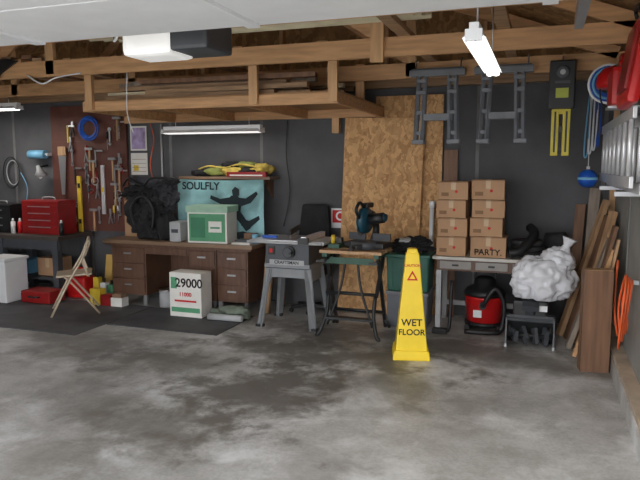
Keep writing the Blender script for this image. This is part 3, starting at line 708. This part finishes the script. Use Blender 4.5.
b.lathe([(.05,0),(.055,.012),(.04,.014)],(0,-.06,.69),dgray,20,(90,0,0)); b.lathe([(.03,0),(.02,.016)],(0,-.062,.69),lgray,20,(90,0,0)); b.box((0,-.062,.52),(.1,.01,.08),M('yellow_green_tag',S(170,180,70),.5)); b.box((0,-.062,.61),(.12,.01,.02),dgray)
yo=M('olive_yellow',S(206,188,60),.5)
for sx in (-1,1): b.box((sx*.045,0,.2),(.06,.04,.4),yo,bev=.006); b.box((sx*.045,-.022,.2),(.015,.006,.34),black)
b.box((0,0,.37),(.15,.035,.04),yo); b.box((0,0,.22),(.08,.02,.05),black); b.box((0,0,.03),(.14,.03,.03),black)
b.tube([(0,0,.78),(0,.06,.81),(0,.13,.85)],.007,steel); b.done()

# ------------------------------------------------------------------ right wall items
b=B('aluminum_ladder',(.58,4.2,1.42))
for x,z0 in ((-.02,0),(-.08,.04)):
    for z in (z0,z0+.42): b.bb(x-.012,x+.012,0,2.15,z,z+.07,alu,bev=.003)
    for i in range(7): b.cyl((x,.15+.3*i,z0+.07),(x,.15+.3*i,z0+.42),.017,alu,seg=10)
b.bb(-.12,.06,.5,.53,-.03,0,steel); b.bb(-.12,.06,1.7,1.73,-.03,0,steel); b.done()
b=B('red_plastic_sled',(.46,4.25,1.98),(0,8,0)); b.box((0,0,.24),(.07,.56,.54),red,bev=.03); b.box((-.04,0,.24),(.03,.4,.38),redd,bev=.012); b.tube([(-.03,-.1,.5),(-.05,-.08,.54),(-.05,.08,.54),(-.03,.1,.5)],.012,black); b.done()
b=B('red_jerry_can',(.48,4.85,2.0)); b.box((0,0,.13),(.15,.32,.26),red,bev=.035); b.tube([(0,-.1,.25),(0,-.08,.33),(0,.06,.33),(0,.08,.25)],.016,red); b.cyl((0,.12,.25),(0,.15,.3),.022,yel2,seg=10); b.bb(-.085,.15,-.1,.1,-.015,0,steel); b.done()
b=B('red_helmet',(.48,5.35,2.2)); b.lathe([(.12,-.02),(.13,.02),(.12,.08),(.08,.13),(0,.155)],(0,0,0),red,22); b.tube([(-.1,0,0),(-.07,0,-.14),(.07,0,-.14),(.1,0,0)],.006,black); b.tube([(0,0,.15),(.05,0,.18),(.16,0,.19)],.005,steel); b.done()
b=B('blue_rope_coil',(.46,5.65,2.25))
for j in range(5):
    r=.08+.016*j; b.tube([(r*math.cos(a*.785),-.015*(j%3),r*1.05*math.sin(a*.785)) for a in range(8)],.01,[blue,blue,lblue,blue,white][j],7,3,True)
b.tube([(.0,0,.1),(.06,0,.13),(.18,0,.13)],.006,steel); b.done()
b=B('hanging_rope',(.38,6.42,1.6))
for j in range(4): b.tube([(.02*j,-.01*j,.72),(.03*j-.02,.01,.4),(.035*j-.03,-.01,.1+.03*j),(.03*j+.0,.0,.12+.03*j),(.03*j+.01,0,.5),(.02*j+.02,0,.72)],.007,[lblue,white,white,blue][j],6,5)
b.tube([(.03,0,.72),(.1,0,.75),(.26,0,.76)],.006,steel); b.done()
b=B('blue_buoy',(.38,6.2,1.48)); b.ball((0,0,0),(.085,.085,.085),blue,sub=3); b.lathe([(.087,-.012),(.087,.012)],(0,0,0),lblue,24); b.cyl((0,0,.08),(0,0,.11),.015,white,seg=10); b.tube([(0,0,.11),(.0,.02,.3),(.0,.05,.6),(.0,.05,.9),(.1,.05,.95),(.26,.05,.95)],.004,white,6); b.done()
b=B('orange_extension_cord',(.6,4.75,.62))
for j in range(3):
    r=.15+.03*j; b.tube([(-.02*j-.01+.02*math.sin(a),r*.8*math.cos(a*.785),r*1.25*math.sin(a*.785)-.02*j) for a in range(8)],.008,orange,7,3,True)
b.tube([(-.02,.1,-.2),(-.03,.3,-.28),(-.04,.5,-.1),(-.03,.55,.25)],.008,orange,7,4); b.bb(0,.05,-.01,.01,.16,.19,steel); b.done()
b=B('trim_corner_stud'); b.bb(XR-.05,XR-.001,6.52,6.6,.17,2.5,woodv); b.done()

# ------------------------------------------------------------------ world + camera
w=bpy.data.worlds.new('sky'); sc.world=w; w.use_nodes=True
bg=w.node_tree.nodes['Background']; bg.inputs[0].default_value=(.96,.97,1,1); bg.inputs[1].default_value=5.0
cam=bpy.data.cameras.new('cam'); cam.lens=35.3; cam.sensor_width=36; cam.clip_start=.05
co=bpy.data.objects.new('camera',cam); co.location=(0,0,1.6); co.rotation_euler=(math.radians(90-6.8),0,math.radians(19.5))
sc.collection.objects.link(co); sc.camera=co
